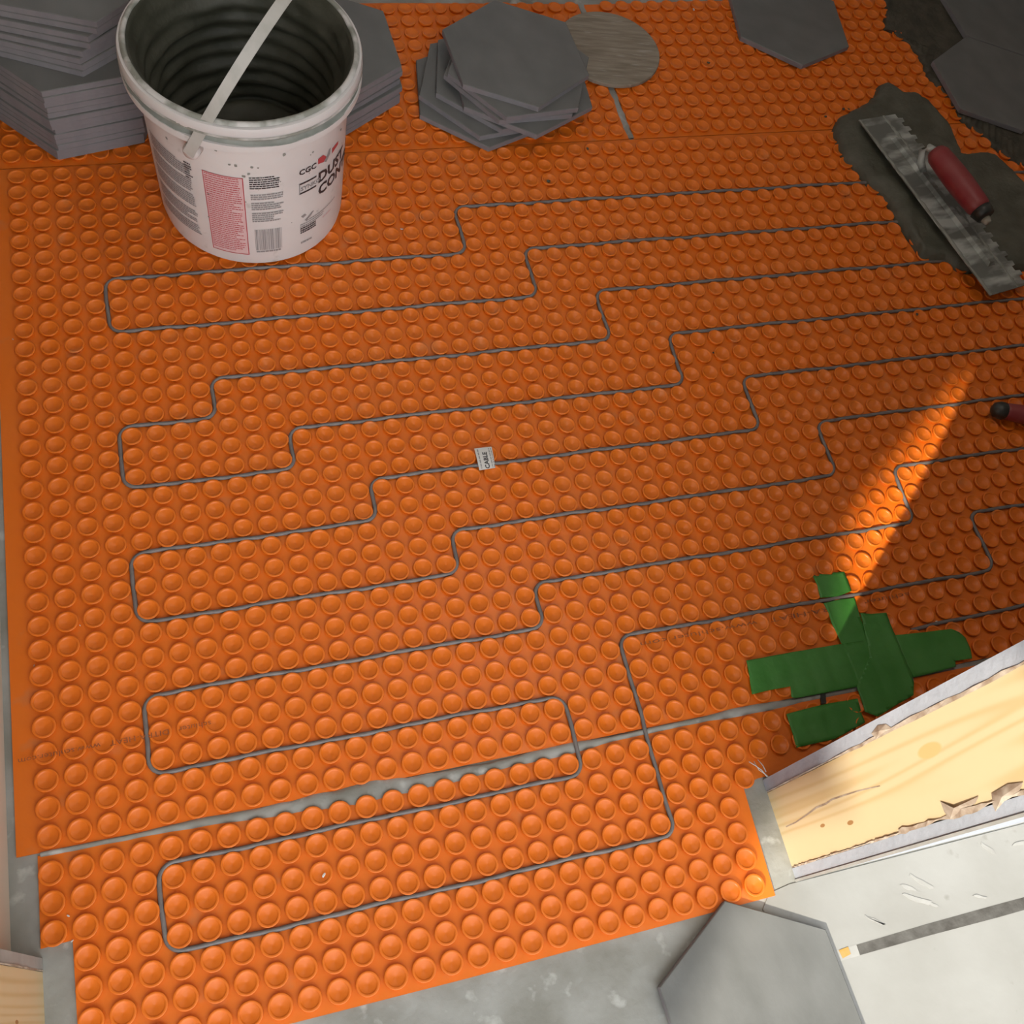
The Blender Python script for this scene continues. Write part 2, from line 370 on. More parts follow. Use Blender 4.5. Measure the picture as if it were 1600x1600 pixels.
PILE = [px(*p, .004)[:2] for p in PILE_PX]
BED_PX = [(1398, -40), (1384, 25), (1379, 42), (1393, 50), (1409, 62), (1431, 80), (1440, 95), (1446, 115), (1460, 131), (1479, 150), (1488, 168), (1497, 182), (1512, 195), (1535, 212), (1560, 236), (1590, 255), (1640, 270), (1720, 200), (1760, 60), (1720, -60), (1560, -70)]
BED = [px(*p, .004)[:2] for p in BED_PX]
def hidden(x, y):
    return (inside((x, y), PILE) and edge_dist((x, y), PILE) > .010) or (inside((x, y), BED) and edge_dist((x, y), BED) > .009)
XM_L, XM_R = -.1385, 1.95
top_edge = [(XM_L, .2115), (.385, .2122), (.814, .2132), (1.231, .2145), (XM_R, .2160)]
main_sheet = sheet('large orange studded membrane sheet carrying most of the heating cable loops', [(XM_L, -.7425), (XM_R, -.7425)] + top_edge[::-1], .5, .5)
sheet('orange studded membrane strip along the door opening, below the cement-smeared seam', [(-.118, -.7455), (.05, -.748), (.17, -.753), (.27, -.757), (.38, -.7555), (.46, -.7515), (.60, -.7485), (XM_R, -.750), (XM_R, -.829), (.694, -.829), (.672, -.834), (.668, -.961), (.30, -.9635), (-.0885, -.962), (-.0885, -.8355), (-.119, -.837)], .5, .77, tol=.0055)
gap = .0018
sheet('orange studded membrane piece under the leaning tile stacks and bucket', [(XM_L, .2115 + gap), (.385, .2122 + gap), (.814, .2132 + gap), (.838, .2133 + gap), (.836, .542), (.50, .549), (XM_L, .545)], .3, .18)
sheet('orange studded membrane piece under the single loose hexagon tile and round disc', [(.846, .2133 + gap), (1.231, .2145 + gap), (XM_R, .2160 + gap), (XM_R, .548), (1.074, .547), (.845, .540)], .57, .13)

# cement smears in the seams
def smear(name, label, line, halfw, seed, zc=.0028):
    r = random.Random(seed); pts = []
    n = 90; L = [Vector(p) for p in line]
    acc = [0]
    for a, b in zip(L, L[1:]): acc.append(acc[-1] + (b - a).length)
    def at(s):
        for i in range(len(L) - 1):
            if s <= acc[i + 1] or i == len(L) - 2:
                t = (s - acc[i]) / (acc[i + 1] - acc[i]); return L[i].lerp(L[i + 1], t), (L[i + 1] - L[i]).normalized()
    v, f = [], []; nn = [0.0, 0.0]
    for i in range(n + 1):
        s = acc[-1] * i / n; p, t = at(s); nrm = Vector((-t.y, t.x)); h = halfw(i / n)
        nn = [max(-.35, min(.5, q + r.uniform(-.18, .18))) for q in nn]
        a, b = h * (1 + nn[0]), h * (1 + nn[1])
        z = zc + r.uniform(-.0006, .0006)
        v += [(p.x + nrm.x * a, p.y + nrm.y * a, .0007), (p.x + nrm.x * a * .5, p.y + nrm.y * a * .5, z), (p.x - nrm.x * b * .5, p.y - nrm.y * b * .5, z * .9), (p.x - nrm.x * b, p.y - nrm.y * b, .0007)]
        if i:
            for k in range(3): f.append((4 * i - 4 + k, 4 * i + k, 4 * i + k + 1, 4 * i - 3 + k))
    return tag(link(name, pymesh(name, v, f, True), None, 'thinset'), label, 'mortar')
smear('cement_smear', 'grey cement smear filling the long seam across the membrane near the door', [(-.115, -.7445), (.05, -.7455), (.15, -.748), (.27, -.750), (.38, -.7495), (.48, -.747), (.6, -.746), (.95, -.7475)],
      lambda t: .0024 + .0060 * math.exp(-((t - .33) / .13) ** 2) + .0022 * max(0, math.sin(t * 26)) * (t > .3), 5)
smear('cement_smear', 'short grey cement line in the seam below the round disc', [(.842, .216), (.841, .33), (.8405, .44), (.8405, .54)], lambda t: .0050, 6, .0016)

# ------------------------------------------------------------------ heating cable
R_ = 62
route = [(56, -3), (17, -3), (17, 0), (0, 0), (0, 3), (20, 3), (20, 0), (R_, 0), (R_, 3), (23, 3), (23, 6), (4, 6), (4, 8), (0, 8), (0, 11), (7, 11), (7, 9), (26, 9), (26, 6), (R_, 6), (R_, 9), (29, 9), (29, 12), (10, 12), (10, 14), (0, 14), (0, 17), (13, 17), (13, 15), (32, 15), (32, 12), (R_, 12), (R_, 15), (35, 15), (35, 18), (16, 18), (16, 20), (0, 20), (0, 23), (16, 23), (16, 26.27), (0, 26.27), (0, 29.27), (19, 29.27), (19, 21), (38, 21), (38, 18), (R_, 18), (R_, 22.95), (38.5, 22.95), (35.2, 23.0), (32.5, 23.1)]
pts = [Vector(lat(*p)) for p in route]
path = []
FR = .017
for i, p in enumerate(pts):
    if i in (0, len(pts) - 1): path.append(p); continue
    a = (pts[i - 1] - p).normalized(); b = (pts[i + 1] - p).normalized()
    if abs(a.dot(b)) > .9: path.append(p); continue
    s, e = p + a * FR, p + b * FR
    c = p + (a + b) * FR
    for k in range(7):
        t = k / 6; ang = math.pi / 2 * t
        path.append(c - b * FR * math.cos(ang) - a * FR * math.sin(ang))
dense = []
rr = random.Random(3); ph = 0
for a, b in zip(path, path[1:]):
    L = (b - a).length; n = max(1, int(L / .005))
    t_ = (b - a) / L if L else Vector((1, 0)); nr = Vector((-t_.y, t_.x))
    for k in range(n):
        ph += L / n; q = a.lerp(b, k / n)
        off = .0007 * math.sin(ph * 31) + .0004 * math.sin(ph * 83 + 1)
        dense.append((q.x + nr.x * off, q.y + nr.y * off, .0034 + .0004 * math.sin(ph * 47)))
dense.append((*path[-1], .0034))
cab = link('heating_cable', pymesh('heating_cable', *tube_data(dense, .0027, 8), smooth=True), None, 'cable')
tag(cab, 'thin grey heating cable laid in stepped loops between the membrane studs', 'cable')

# cable tag
tg = empty('cable_tag', px(757, 717, .0062)); tag(tg, 'small white paper tag printed CABLE wrapped on the grey cable', 'tag')
corners = [px(741, 701, .0075), px(768, 698, .0075), px(774, 731, .0066), px(749, 735, .0066)]
tc_ = Vector(tg.location); nrow = 6; v, f = [], []
for i in range(nrow + 1):
    t = i / nrow
    a = corners[0].lerp(corners[3], t); b = corners[1].lerp(corners[2], t)
    for q in (a, b): v.append(tuple(q - tc_ + Vector((0, 0, .0012 * math.sin(t * 3.1)))))
    if i: f.append((2 * i - 2, 2 * i - 1, 2 * i + 1, 2 * i))
lab = link('paper_label', pymesh('paper_label', v, f), tg, 'label')
sol = lab.modifiers.new('thick', 'SOLIDIFY'); sol.thickness = .0003
ex = (corners[3] - corners[0]); ey = (corners[1] - corners[0])
def tag_text(s, size, a, b, m, bold=False):
    """text running along the tag's long side, read from the cable upward; a, b in 0..1"""
    tv, tf = text_mesh(s, size, bold)
    d1 = (-ex).normalized(); d2 = ey.normalized(); o = corners[0] + ex * a + ey * b
    out = []
    for (x, y, z) in tv:
        q = o + d1 * x - d2 * (y) ; t = max(0, min(1, (q - corners[0]).dot(ex) / ex.length_squared))
        base = corners[0].z + (corners[3].z - corners[0].z) * t + .0012 * math.sin(t * 3.1) + .00035
        out.append((q.x - tc_.x, q.y - tc_.y, base - tc_.z))
    link('lettering', pymesh('lettering', out, tf), tg, m)
tag_text('CABLE', .0085, .97, .62, 'print_black', True)
rt = random.Random(5); bv_, bf_ = [], []        # the small unreadable lines
for b0, b1 in ((.12, .19), (.76, .82), (.88, .93)):
    t = .06
    while t < .92:
        t2 = min(.94, t + rt.uniform(.06, .16)); k = len(bv_)
        for (tt, bb) in ((t, b0), (t2, b0), (t2, b1), (t, b1)):
            q = corners[0] + ex * tt + ey * bb
            zz = corners[0].z + (corners[3].z - corners[0].z) * tt + .0012 * math.sin(tt * 3.1) + .0004
            bv_.append((q.x - tc_.x, q.y - tc_.y, zz - tc_.z))
        bf_.append((k, k + 1, k + 2, k + 3)); t = t2 + .03
link('fine_print', pymesh('fine_print', bv_, bf_), tg, 'print_grey')

# faint printing on the membrane
def floor_print(s, x0, y0, x1, y1, size, z=.0060):
    a, b = px(x0, y0, z), px(x1, y1, z); d = (b - a).normalized(); n = Vector((-d.y, d.x, 0))
    tv, tf = text_mesh(s, size)
    mxx = max(q[0] for q in tv); k = (b - a).length / mxx
    o = link('membrane_print', pymesh('membrane_print', [tuple(a + d * q[0] * k + n * q[1]) for q in tv], tf), main_sheet, 'print_faint'); o.location = -main_sheet.location
    return o
pa = floor_print('schluter   DITRA-HEAT   www.schluter.com', 330, 1126, 28, 1186, .0085)
pa['label'] = 'faint dark line of printed lettering'
pb = floor_print('schluter   DITRA-HEAT   www.schluter.com', 1420, 925, 1000, 1004, .0085)
pb['label'] = 'faint dark line of printed lettering'

# ------------------------------------------------------------------ hexagon tiles
HS, HT = .123, .0091
def hex_meshes():
    b = .0012; v = []
    def ring(s, z): v.extend([(s * math.cos(k * math.pi / 3), s * math.sin(k * math.pi / 3), z) for k in range(6)])
    ring(HS, 0); ring(HS, HT - .0008); ring(HS - b, HT)
    f = [(5, 4, 3, 2, 1, 0)] + [(k, (k + 1) % 6, 6 + (k + 1) % 6, 6 + k) for k in range(6)]
    body = pymesh('tile_body', v[:12], f); body.materials.append(M['tile_edge'])
    vt = v[6:]; ft = [(k, (k + 1) % 6, 6 + (k + 1) % 6, 6 + k) for k in range(6)] + [tuple(range(6, 12))]
    face = pymesh('glazed_face', vt, ft); face.materials.append(M['tile'])
    return body, face
HB, HFc = hex_meshes()
def hex_tile(x, y, ang, ztop, label, group=None, tilt=(0, 0)):
    r = empty('hexagon_tile', (x, y, ztop - HT)); r.rotation_euler = (tilt[0], tilt[1], ang)
    tag(r, label, 'tile', group)
    link('tile_body', HB, r); link('glazed_face', HFc, r)
    return r
z0 = .0058
ORD = ['first', 'second', 'third', 'fourth', 'fifth', 'sixth', 'seventh', 'eighth', 'ninth', 'tenth', 'eleventh', 'twelfth', 'thirteenth']
STEP = .0093
mid = [(.607, .318, -1.716), (.618, .327, 4.365), (.640, .334, 4.482), (.667, .313, 4.665), (.660, .325, 4.244), (.663, .324, 4.300), (.659, .342, 4.773)]
ords = ['lowest', 'second from the bottom', 'third from the bottom', 'middle', 'third from the top', 'second from the top', 'topmost']
for k, (x, y, a) in enumerate(mid):
    hex_tile(x, y, a, z0 + HT + STEP * k, 'dark grey hexagon tile, %s of the twisted pile touching the round disc' % ords[k], 'twisted pile of tiles')
rs = random.Random(11)
for k in range(8):
    x, y = (.355, .363) if k == 7 else (.357 + rs.uniform(-.003, .003), .363 + rs.uniform(-.003, .003))
    hex_tile(x, y, 4.764 + (0 if k == 7 else rs.uniform(-.02, .02)), z0 + HT + STEP * k, ('topmost dark grey hexagon tile of the neat stack behind the bucket' if k == 7 else 'dark grey hexagon tile, %s up from the membrane in the neat stack behind the bucket' % ORD[k]), 'neat stack of tiles behind the bucket')
nl = 13
for k in range(nl):
    hex_tile(-.009 + rs.uniform(-.002, .002), .337 + rs.uniform(-.002, .002), 4.418 + rs.uniform(-.012, .012), z0 + HT + STEP * k, 'dark grey hexagon tile, %s up from the membrane in the tall corner stack' % ORD[k], 'lower half of the tall corner stack')
up = [(-.006, .368, 4.84), (-.005, .369, 4.85), (-.008, .370, 4.86), (-.004, .372, 4.87), (.004, .375, 4.90), (.002, .377, 4.91), (.012, .380, 4.93), (.013, .381, 4.94)]
for k, (x, y, a) in enumerate(up):
    top = k == len(up) - 1
    hex_tile(x, y, a, z0 + HT + STEP * (nl + k), 'topmost dark grey hexagon tile of the tall corner stack' if top else 'dark grey hexagon tile, %s up in the turned upper half of the tall corner stack' % ORD[k], 'turned upper half of the tall corner stack')
hex_tile(1.232, .480, 5.614, .0150, 'single dark grey hexagon tile lying loose on the orange membrane')
hex_tile(.609, -1.076, 7.908, .0098, 'single grey hexagon tile lying in the daylight at the door opening', tilt=(math.radians(1.6), 0))
P0 = (1.594, .297, 1.591)
hex_tile(*P0, .0185, 'dark grey hexagon tile bedded in mortar beside the trowel')
na = P0[2] - math.pi / 6
hex_tile(P0[0] + .2155 * math.cos(na), P0[1] + .2155 * math.sin(na), P0[2], .0185, 'dark grey hexagon tile bedded in mortar behind its bedded neighbour')

# round disc
dr = tag(empty('round_disc', (.8567, .4162, .0058), math.radians(-8)), 'thin round grey-brown disc with saw marks lying under the twisted tile pile', 'disc')
v, f = lathe_data([(0, 0), (.089, 0), (.0914, .001), (.0914, .0062), (.0904, .007), (0, .007)], 64)
link('disc_plate', fix_normals(pymesh('disc_plate', v, f)), dr, 'disc')

# ------------------------------------------------------------------ mortar bed and pile
def mound(name, poly, hmax, seed, m, ridge=0.0, edgew=.03, ctr=None):
    out = smooth_closed(poly, 220); n = len(out)
    c = Vector(ctr) if ctr else sum(out, Vector((0, 0))) / n
    r = random.Random(seed); v, f = [], []
    RN = 26
    ph = [(r.uniform(20, 120), r.uniform(0, 6.3), r.uniform(0, 6.3)) for _ in range(9)]
    jag = [r.uniform(-.003, .003) for _ in range(n)]
    jag = [(jag[i - 1] + jag[i] + jag[(i + 1) % n]) * .55 for i in range(n)]
    for j in range(RN):
        s = 1 - (j / RN) ** 1.35
        for i, p in enumerate(out):
            d = (p - c); q = c + d * s + d.normalized() * jag[i] * s; e = d.length * (1 - s)
            h = min(hmax, .0068) * (1 - math.exp(-e / .0022)) + max(0, hmax - .0068) * (1 - math.exp(-e / edgew * 2.2))
            nz = sum(math.sin(q.x * k * math.cos(t) + q.y * k * math.sin(t) + o) for k, o, t in ph) / 9
            h *= 1 + (.38 if e > .02 else .1) * nz
            if ridge: h += ridge * max(0, min(1, e / .02)) * math.sin((q.x * .86 - q.y * .5) * 520 + 2.0 * nz)
            v.append((q.x, q.y, .0004 + max(0, h) if j else .0006))
        if j:
            for i in range(n):
                k = (i + 1) % n; f.append(((j - 1) * n + i, (j - 1) * n + k, j * n + k, j * n + i))
    v.append((c.x, c.y, hmax)); b = (RN - 1) * n
    for i in range(n): f.append((b + i, b + (i + 1) % n, len(v) - 1))
    return link(name, pymesh(name, v, f, True), None, m)
tag(mound('mortar_bed', BED, .0070, 4, 'bedmortar', .0016, .012), 'dark combed mortar bed spread under the laid hexagon tiles', 'mortar')
tag(mound('mortar_pile', PILE, .021, 8, 'wet', 0, .022), 'heap of wet dark grey mortar under the notched trowel', 'mortar')

# ------------------------------------------------------------------ notched trowel
A_, B_ = px(1371, 184, .03), px(1580, 450, .03)
dv = (B_ - A_); dv.z = 0; LEN = dv.length; rz = math.atan2(dv.y, dv.x)
tr = empty('notched_trowel', ((A_.x + B_.x) / 2, (A_.y + B_.y) / 2, .0275), rz)
tag(tr, 'steel notched trowel with red grip lying on the mortar heap', 'trowel')
tr.rotation_euler = (math.radians(-5), math.radians(1.0), rz)
W2 = .047; half = LEN / 2
outl = [(-half, -W2), (half, -W2)]
nt = 19; tw = LEN / nt          # teeth along the +y edge (away from the door)
x = half
for k in range(nt):
    outl += [(x, W2 + .004 * ((k % 2) or .6)), (x - tw * .42, W2 + .004), (x - tw * .5, W2 - .006), (x - tw * .95, W2 - .006)]
    x -= tw
blade = prism('blade', outl, 0, .0016, 'steel', tr)
v, f = box_data(-.145, .145, -.009, .009, .0016, .0075)
v = [(a * (1 if c < .002 else .97), b * (1 if c < .002 else .55), c) for a, b, c in v]
spine = link('tang', pymesh('tang', v, f), tr, 'steel')
# mortar crust clinging to the plain edge and tip
def crust(x0, x1, yb, seed, h):
    r = random.Random(seed); v, f = [], []; n = 40
    for i in range(n + 1):
        xx = x0 + (x1 - x0) * i / n; wv = r.uniform(.3, 1) * h
        v += [(xx, yb - wv * .4, .0015), (xx, yb + r.uniform(-.2, .2) * h, .0016 + wv * .35), (xx, yb + wv, .0017)]
        if i:
            for k in range(2): f.append((3 * i - 3 + k, 3 * i + k, 3 * i + k + 1, 3 * i - 2 + k))
    link('mortar_crust', pymesh('mortar_crust', v, f, True), tr, 'film')
crust(-half, half, -W2 + .002, 3, .006); crust(-half, -.05, .012, 4, .008); crust(.02, half, .020, 5, .006)
# handle
HZ = .046
gp = [(x_, (0, 0)) for x_ in ()]
path_h = [(-.066 + .132 * i / 14, 0, HZ) for i in range(15)]
def grip_r(t): return .0190 + .0030 * math.sin(t * math.pi) - .004 * (1 if t < .03 or t > .97 else 0)
grip = link('grip', pymesh('grip', *tube_data(path_h, grip_r, 16, .92), smooth=True), tr, 'red')
link('end_cap', pymesh('end_cap', *tube_data([(.064, 0, HZ), (.070, 0, HZ), (.076, 0, HZ), (.079, 0, HZ)], lambda t: .0180 - .004 * t, 16), smooth=True), grip, 'black')
link('hang_tip', pymesh('hang_tip', *tube_data([(.077, .004, HZ - .006), (.083, .004, HZ - .006), (.088, .004, HZ - .006)], lambda t: .0085 - .003 * t, 12), smooth=True), grip, 'beige')
link('shank', pymesh('shank', *tube_data([(-.060, 0, .006), (-.075, 0, .014), (-.085, 0, .028), (-.080, 0, .041), (-.066, 0, HZ)], .0065, 10), smooth=True), tr, 'steel')

# ------------------------------------------------------------------ second red-handled tool at the right edge
a = px(1562, 641, .0205); b = px(1640, 655, .0205); d = b - a; rz = math.atan2(d.y, d.x)
mt = tag(empty('margin_trowel', (a.x, a.y, .0), rz), 'red-handled hand trowel with round black butt beside the sun streak', 'trowel')
zt = .0205
hp = [(.004 + .115 * i / 12, 0, zt) for i in range(13)]
link('grip', pymesh('grip', *tube_data(hp, lambda t: .0125 + .0025 * math.sin(t * 2.8), 16), smooth=True), mt, 'red')
v, f = lathe_data([(0, -.0135), (.006, -.0122), (.0112, -.0075), (.0135, 0), (.0135, .006), (.012, .010), (0, .010)], 20)
bt = link('butt_cap', pymesh('butt_cap', v, f, True), mt, 'black'); bt.rotation_euler = (0, math.pi / 2, 0); bt.location = (0, 0, zt)
link('shank', pymesh('shank', *tube_data([(.118, 0, zt), (.135, 0, zt), (.150, 0, .030), (.165, 0, .022), (.185, 0, .0095), (.2, 0, .0085)], .0045, 10), smooth=True), mt, 'steel')
prism('blade', [(.175, -.025), (.325, -.025), (.325, .025), (.175, .025)], .0068, .0082, 'steel', mt)

# ------------------------------------------------------------------ green tape
def c6(x, y): return (1100 + x / 3.2, 850 + y / 3.2)
def tape(label, pts, z, seed):
    poly = [px(*c6(*p), z)[:2] for p in pts]
    xs = [p[0] for p in poly]; ys = [p[1] for p in poly]; st = .005
    bm = bmesh.new(); vv = [bm.verts.new((p[0], p[1], z)) for p in poly]; bm.faces.new(vv)
    for k in range(int((max(xs) - min(xs)) / st) + 1):
        bmesh.ops.bisect_plane(bm, geom=bm.verts[:] + bm.edges[:] + bm.faces[:], plane_co=(min(xs) + k * st, 0, 0), plane_no=(1, 0, 0))
    for k in range(int((max(ys) - min(ys)) / st) + 1):
        bmesh.ops.bisect_plane(bm, geom=bm.verts[:] + bm.edges[:] + bm.faces[:], plane_co=(0, min(ys) + k * st, 0), plane_no=(0, 1, 0))
    r = random.Random(seed)
    for q in bm.verts:
        u, w_ = q.co.x / PU, -q.co.y / PV
        off = .5 if w_ < 25.2 else .77
        du = (u - .5) - round(u - .5); dw = (w_ - off) - round(w_ - off)
        dd = math.hypot(du, dw)
        q.co.z = z - .0011 * max(0, min(1, (dd - .36) / .3)) + r.uniform(0, .00015)
    me = bpy.data.meshes.new('tape_strip'); bm.to_mesh(me); bm.free()
    me.polygons.foreach_set('use_smooth', [True] * len(me.polygons))
    if me.polygons[0].normal.z < 0: me.flip_normals()
    o = link('tape_strip', me, None, 'green')
    s = o.modifiers.new('thick', 'SOLIDIFY'); s.thickness = .00025; s.offset = 1
    return tag(o, label, 'tape', 'strips of green tape')
tape('short green tape end standing free above the grey cable', [(545, 160), (575, 158), (580, 150), (640, 152), (645, 142), (702, 138), (722, 190), (738, 235), (668, 262), (580, 268), (566, 205)], .0062, 1)
tape('green tape strip running from the cable down across the patch', [(597, 296), (680, 276), (752, 268), (775, 345), (800, 420), (845, 560), (900, 720), (790, 735), (700, 520), (640, 400), (622, 345)], .0063, 2)
tape('long green tape strip reaching out towards the membrane joint opposite the wall', [(212, 582), (440, 540), (680, 500), (950, 460), (1010, 590), (1050, 660), (760, 715), (460, 770), (438, 765), (432, 712), (330, 730), (240, 752), (228, 665)], .0066, 3)
tape('wide green tape strip on top running under the drywall edge', [(782, 345), (835, 348), (912, 343), (930, 395), (955, 452), (1012, 590), (1050, 690), (1048, 755), (962, 805), (870, 862), (805, 838), (765, 712), (830, 560), (800, 420)], .0070, 4)
tape('green tape piece with clipped corner beside the lone cable end', [(948, 456), (1080, 443), (1236, 424), (1275, 440), (1310, 468), (1332, 520), (1342, 572), (1258, 584), (1262, 612), (1140, 645), (1040, 668), (990, 560)], .0064, 5)
tape('separate green tape square lying apart from the others near the wall end', [(412, 850), (500, 826), (606, 800), (768, 772), (790, 850), (806, 892), (735, 930), (655, 975), (560, 996), (462, 1018), (440, 935)], .0062, 6)
# black block marking the dark slot beside the tape square
sl = [px(*c6(*p), .0012) for p in ((578, 752), (604, 748), (608, 798), (584, 804))]
tag(prism('dark_slot', [p[:2] for p in sl], .0005, .0035, 'black'), 'short dark slot showing between two green tapes', 'dark_patch')

# ------------------------------------------------------------------ mortar bucket
bk = tag(empty('mortar_bucket', (BX, BY, .0058)), 'white plastic pail with printed label and mortar-coated inside', 'bucket')
bz = -.0058
def rbody(z): return .1273 + (.1316 - .1273) * z / .2
prof_out = [(0, .0060), (.118, .0060), (.1225, .0066), (.1258, .0095), (rbody(.02), .02), (rbody(.1), .1), (rbody(.2), .2), (rbody(.236), .236), (.1445, .2362), (.1485, .2375), (.1490, .2440), (.1485, .2475), (.1425, .2485), (.1420, .2520), (.1425, .2570), (.1480, .2580), (.1488, .2610), (.1482, .2700), (.1470, .2735), (.1425, .2745), (.1418, .2765), (.1405, .2778), (.1385, .2778), (.1378, .2765), (.1355, .262), (.1300, .247), (.1285, .2), (.1262, .1), (.1245, .0600), (0, .0600)]
v, f = lathe_data(prof_out, 96)
me = pymesh('pail', [(a, b, c + bz) for a, b, c in v], f, True); fix_normals(me)
pail = link('pail', me, bk, 'white')
pail.modifiers.new('es', 'EDGE_SPLIT').split_angle = math.radians(38)
def band(name, prof, m, wob=None, parent=bk):
    v, f = lathe_data(prof, 120, wob)
    return link(name, fix_normals(pymesh(name, [(a, b, c + bz) for a, b, c in v], f, True)), parent, m)
rw = random.Random(21); rph = [(k, rw.uniform(0, 6.3)) for k in (3, 5, 8, 13, 21, 34)]
def wobf(amp): return lambda a, r, z: amp * sum(math.sin(k * a + p + z * 90) / (i + 1.5) for i, (k, p) in enumerate(rph))
band('rim_film', [(.1442, .2752), (.1425, .2775), (.1405, .2786), (.1380, .2784), (.1370, .2765), (.1368, .2745)], 'rim', wobf(.0006))
band('groove_film', [(.1484, .2473), (.1440, .2490), (.1432, .2530), (.1440, .2568), (.1479, .2578)], 'film', wobf(.0008))
band('collar_film', [(.14935, .2592), (.14905, .2625)], 'rim', wobf(.0003))
# mortar inside: ridged coat on the wall and a scooped heap on the bottom
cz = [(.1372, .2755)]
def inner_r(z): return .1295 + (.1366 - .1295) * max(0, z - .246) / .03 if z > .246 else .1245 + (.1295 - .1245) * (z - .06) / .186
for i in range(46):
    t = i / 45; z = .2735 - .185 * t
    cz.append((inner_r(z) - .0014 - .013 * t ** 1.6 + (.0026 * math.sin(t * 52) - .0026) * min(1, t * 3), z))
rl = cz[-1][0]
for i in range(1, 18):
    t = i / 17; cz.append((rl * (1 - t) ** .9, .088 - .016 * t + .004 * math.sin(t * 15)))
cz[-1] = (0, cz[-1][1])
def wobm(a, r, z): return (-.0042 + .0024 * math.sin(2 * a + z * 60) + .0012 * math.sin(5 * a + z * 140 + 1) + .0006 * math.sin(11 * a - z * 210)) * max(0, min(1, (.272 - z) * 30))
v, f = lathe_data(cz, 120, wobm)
link('mortar_lining', fix_normals(pymesh('mortar_lining', [(a, b, c + bz) for a, b, c in v], f, True)), bk, 'pailmortar_shaded')
# handle: flat bail on two lugs
th = math.radians(-123); av = Vector((math.cos(th), math.sin(th), 0)); bv = Vector((-math.sin(th), math.cos(th), 0))
phi = math.radians(24); nv = Vector((0, 0, 1)) * math.cos(phi) + bv * math.sin(phi)
c0 = Vector((0, 0, .220 + bz)); v, f = [], []
wn = av.cross(nv).normalized()
NB = 48
for i in range(NB + 1):
    t = math.pi * i / NB; p = c0 + av * (.1505 * math.cos(t)) + nv * (.172 * math.sin(t))
    rad = (av * math.cos(t) + nv * math.sin(t)).normalized(); w_ = .0068
    for (a_, b_) in ((1, 1), (1, -1), (-1, -1), (-1, 1)): v.append(tuple(p + wn * (w_ * a_) + rad * (.0014 * b_)))
    if i:
        for k in range(4): f.append((4 * i - 4 + k, 4 * i + k, 4 * i + (k + 1) % 4, 4 * i - 4 + (k + 1) % 4))
f += [(0, 1, 2, 3), (4 * NB + 3, 4 * NB + 2, 4 * NB + 1, 4 * NB)]
bail = link('handle', fix_normals(pymesh('handle', v, f)), bk, 'bail'); bail['label'] = 'flat grey-white carrying handle'
for s in (1, -1):
    v, f = lathe_data([(0, 0), (.0105, 0), (.0105, .012), (.009, .0155), (.0, .0162)], 20)
    lug = link('lug', fix_normals(pymesh('lug', v, f, True)), bk, 'white')
    lug.location = av * (s * .1335) + Vector((0, 0, .219 + bz)); lug.rotation_euler = (av * s).to_track_quat('Z', 'Y').to_euler()

# printed label, wrapped on the pail
def wrap(pts, off=.0005):
    out = []
    for (deg, z) in pts:
        r = rbody(z) + off; a = math.radians(deg); out.append((r * math.cos(a), r * math.sin(a), z + bz))
    return out
def patch(name, d0, d1, z0_, z1_, m, off=.0005, parent=bk):
    n = max(2, int(abs(d1 - d0) / 2)); P = []; Fc = []
    for i in range(n + 1):
        d = d0 + (d1 - d0) * i / n; P += [(d, z0_), (d, z1_)]
        if i: Fc.append((2 * i - 2, 2 * i, 2 * i + 1, 2 * i - 1))
    return link(name, pymesh(name, wrap(P, off), Fc), parent, m)
def lines(name, d0, d1, z_top, z_bot, nlines, m, seed, fill=.55, off=.0007, gaps=()):
    r = random.Random(seed); P, Fc = [], []
    pitch = (z_top - z_bot) / nlines
    for i in range(nlines):
        if i in gaps: continue
        zt_ = z_top - i * pitch; end = d1 - (abs(d1 - d0) * (r.uniform(.0, .35) if r.random() < .35 else r.uniform(0, .06)))
        x = d0
        while x < end - .4:
            wd = min(r.uniform(.8, 2.6), end - x)
            nseg = max(1, int(wd / 1.5))
            for s in range(nseg):
                a, b_ = x + wd * s / nseg, x + wd * (s + 1) / nseg
                k = len(P); P += [(a, zt_ - pitch * fill), (b_, zt_ - pitch * fill), (b_, zt_), (a, zt_)]; Fc.append((k, k + 1, k + 2, k + 3))
            x += wd + .28
    return link(name, pymesh(name, wrap(P, off), Fc), bk, m)
def print_text(s, deg0, zb, size, m, bold=True, squeeze=1.0):
    tv, tf = text_mesh(s, size, bold); r = .1302
    return link('lettering', pymesh('lettering', wrap([(deg0 + math.degrees(x * squeeze / r), zb + y) for x, y, z in tv], .0006), tf), bk, m)
lines('fine_print', -163, -128.5, .178, .045, 34, 'print_grey', 1, .62, gaps=(6, 13, 20, 21, 28))
lines('fine_print', -133, -128, .180, .150, 7, 'print_black', 12, .5)
patch('warning_panel', -121.2, -99.3, .031, .1785, 'print_pink', .0004)
lines('warning_print', -120.6, -100.5, .1765, .034, 36, 'print_red', 2, .36)
for (d0, d1, za, zb_) in ((-121.4, -99.1, .1780, .1792), (-121.4, -99.1, .0302, .0314), (-121.5, -121.0, .0302, .1792), (-99.5, -99.0, .0302, .1792)):
    patch('warning_border', d0, d1, za, zb_, 'print_red', .0008)
lines('fine_print', -95.8, -78.5, .181, .158, 6, 'print_black', 3, .5)
lines('fine_print', -95.6, -76.5, .150, .096, 14, 'print_grey', 4, .60, gaps=(3, 8))
rb_ = random.Random(8); x = -94.8
while x < -79:
    wd = rb_.choice((.25, .25, .5, .75)); patch('barcode_bar', x, x + wd, .040, .082, 'print_grey', .0006); x += wd + rb_.choice((.25, .3, .5))
lines('fine_print', -94.6, -79, .0385, .0345, 1, 'print_grey', 5, .8)
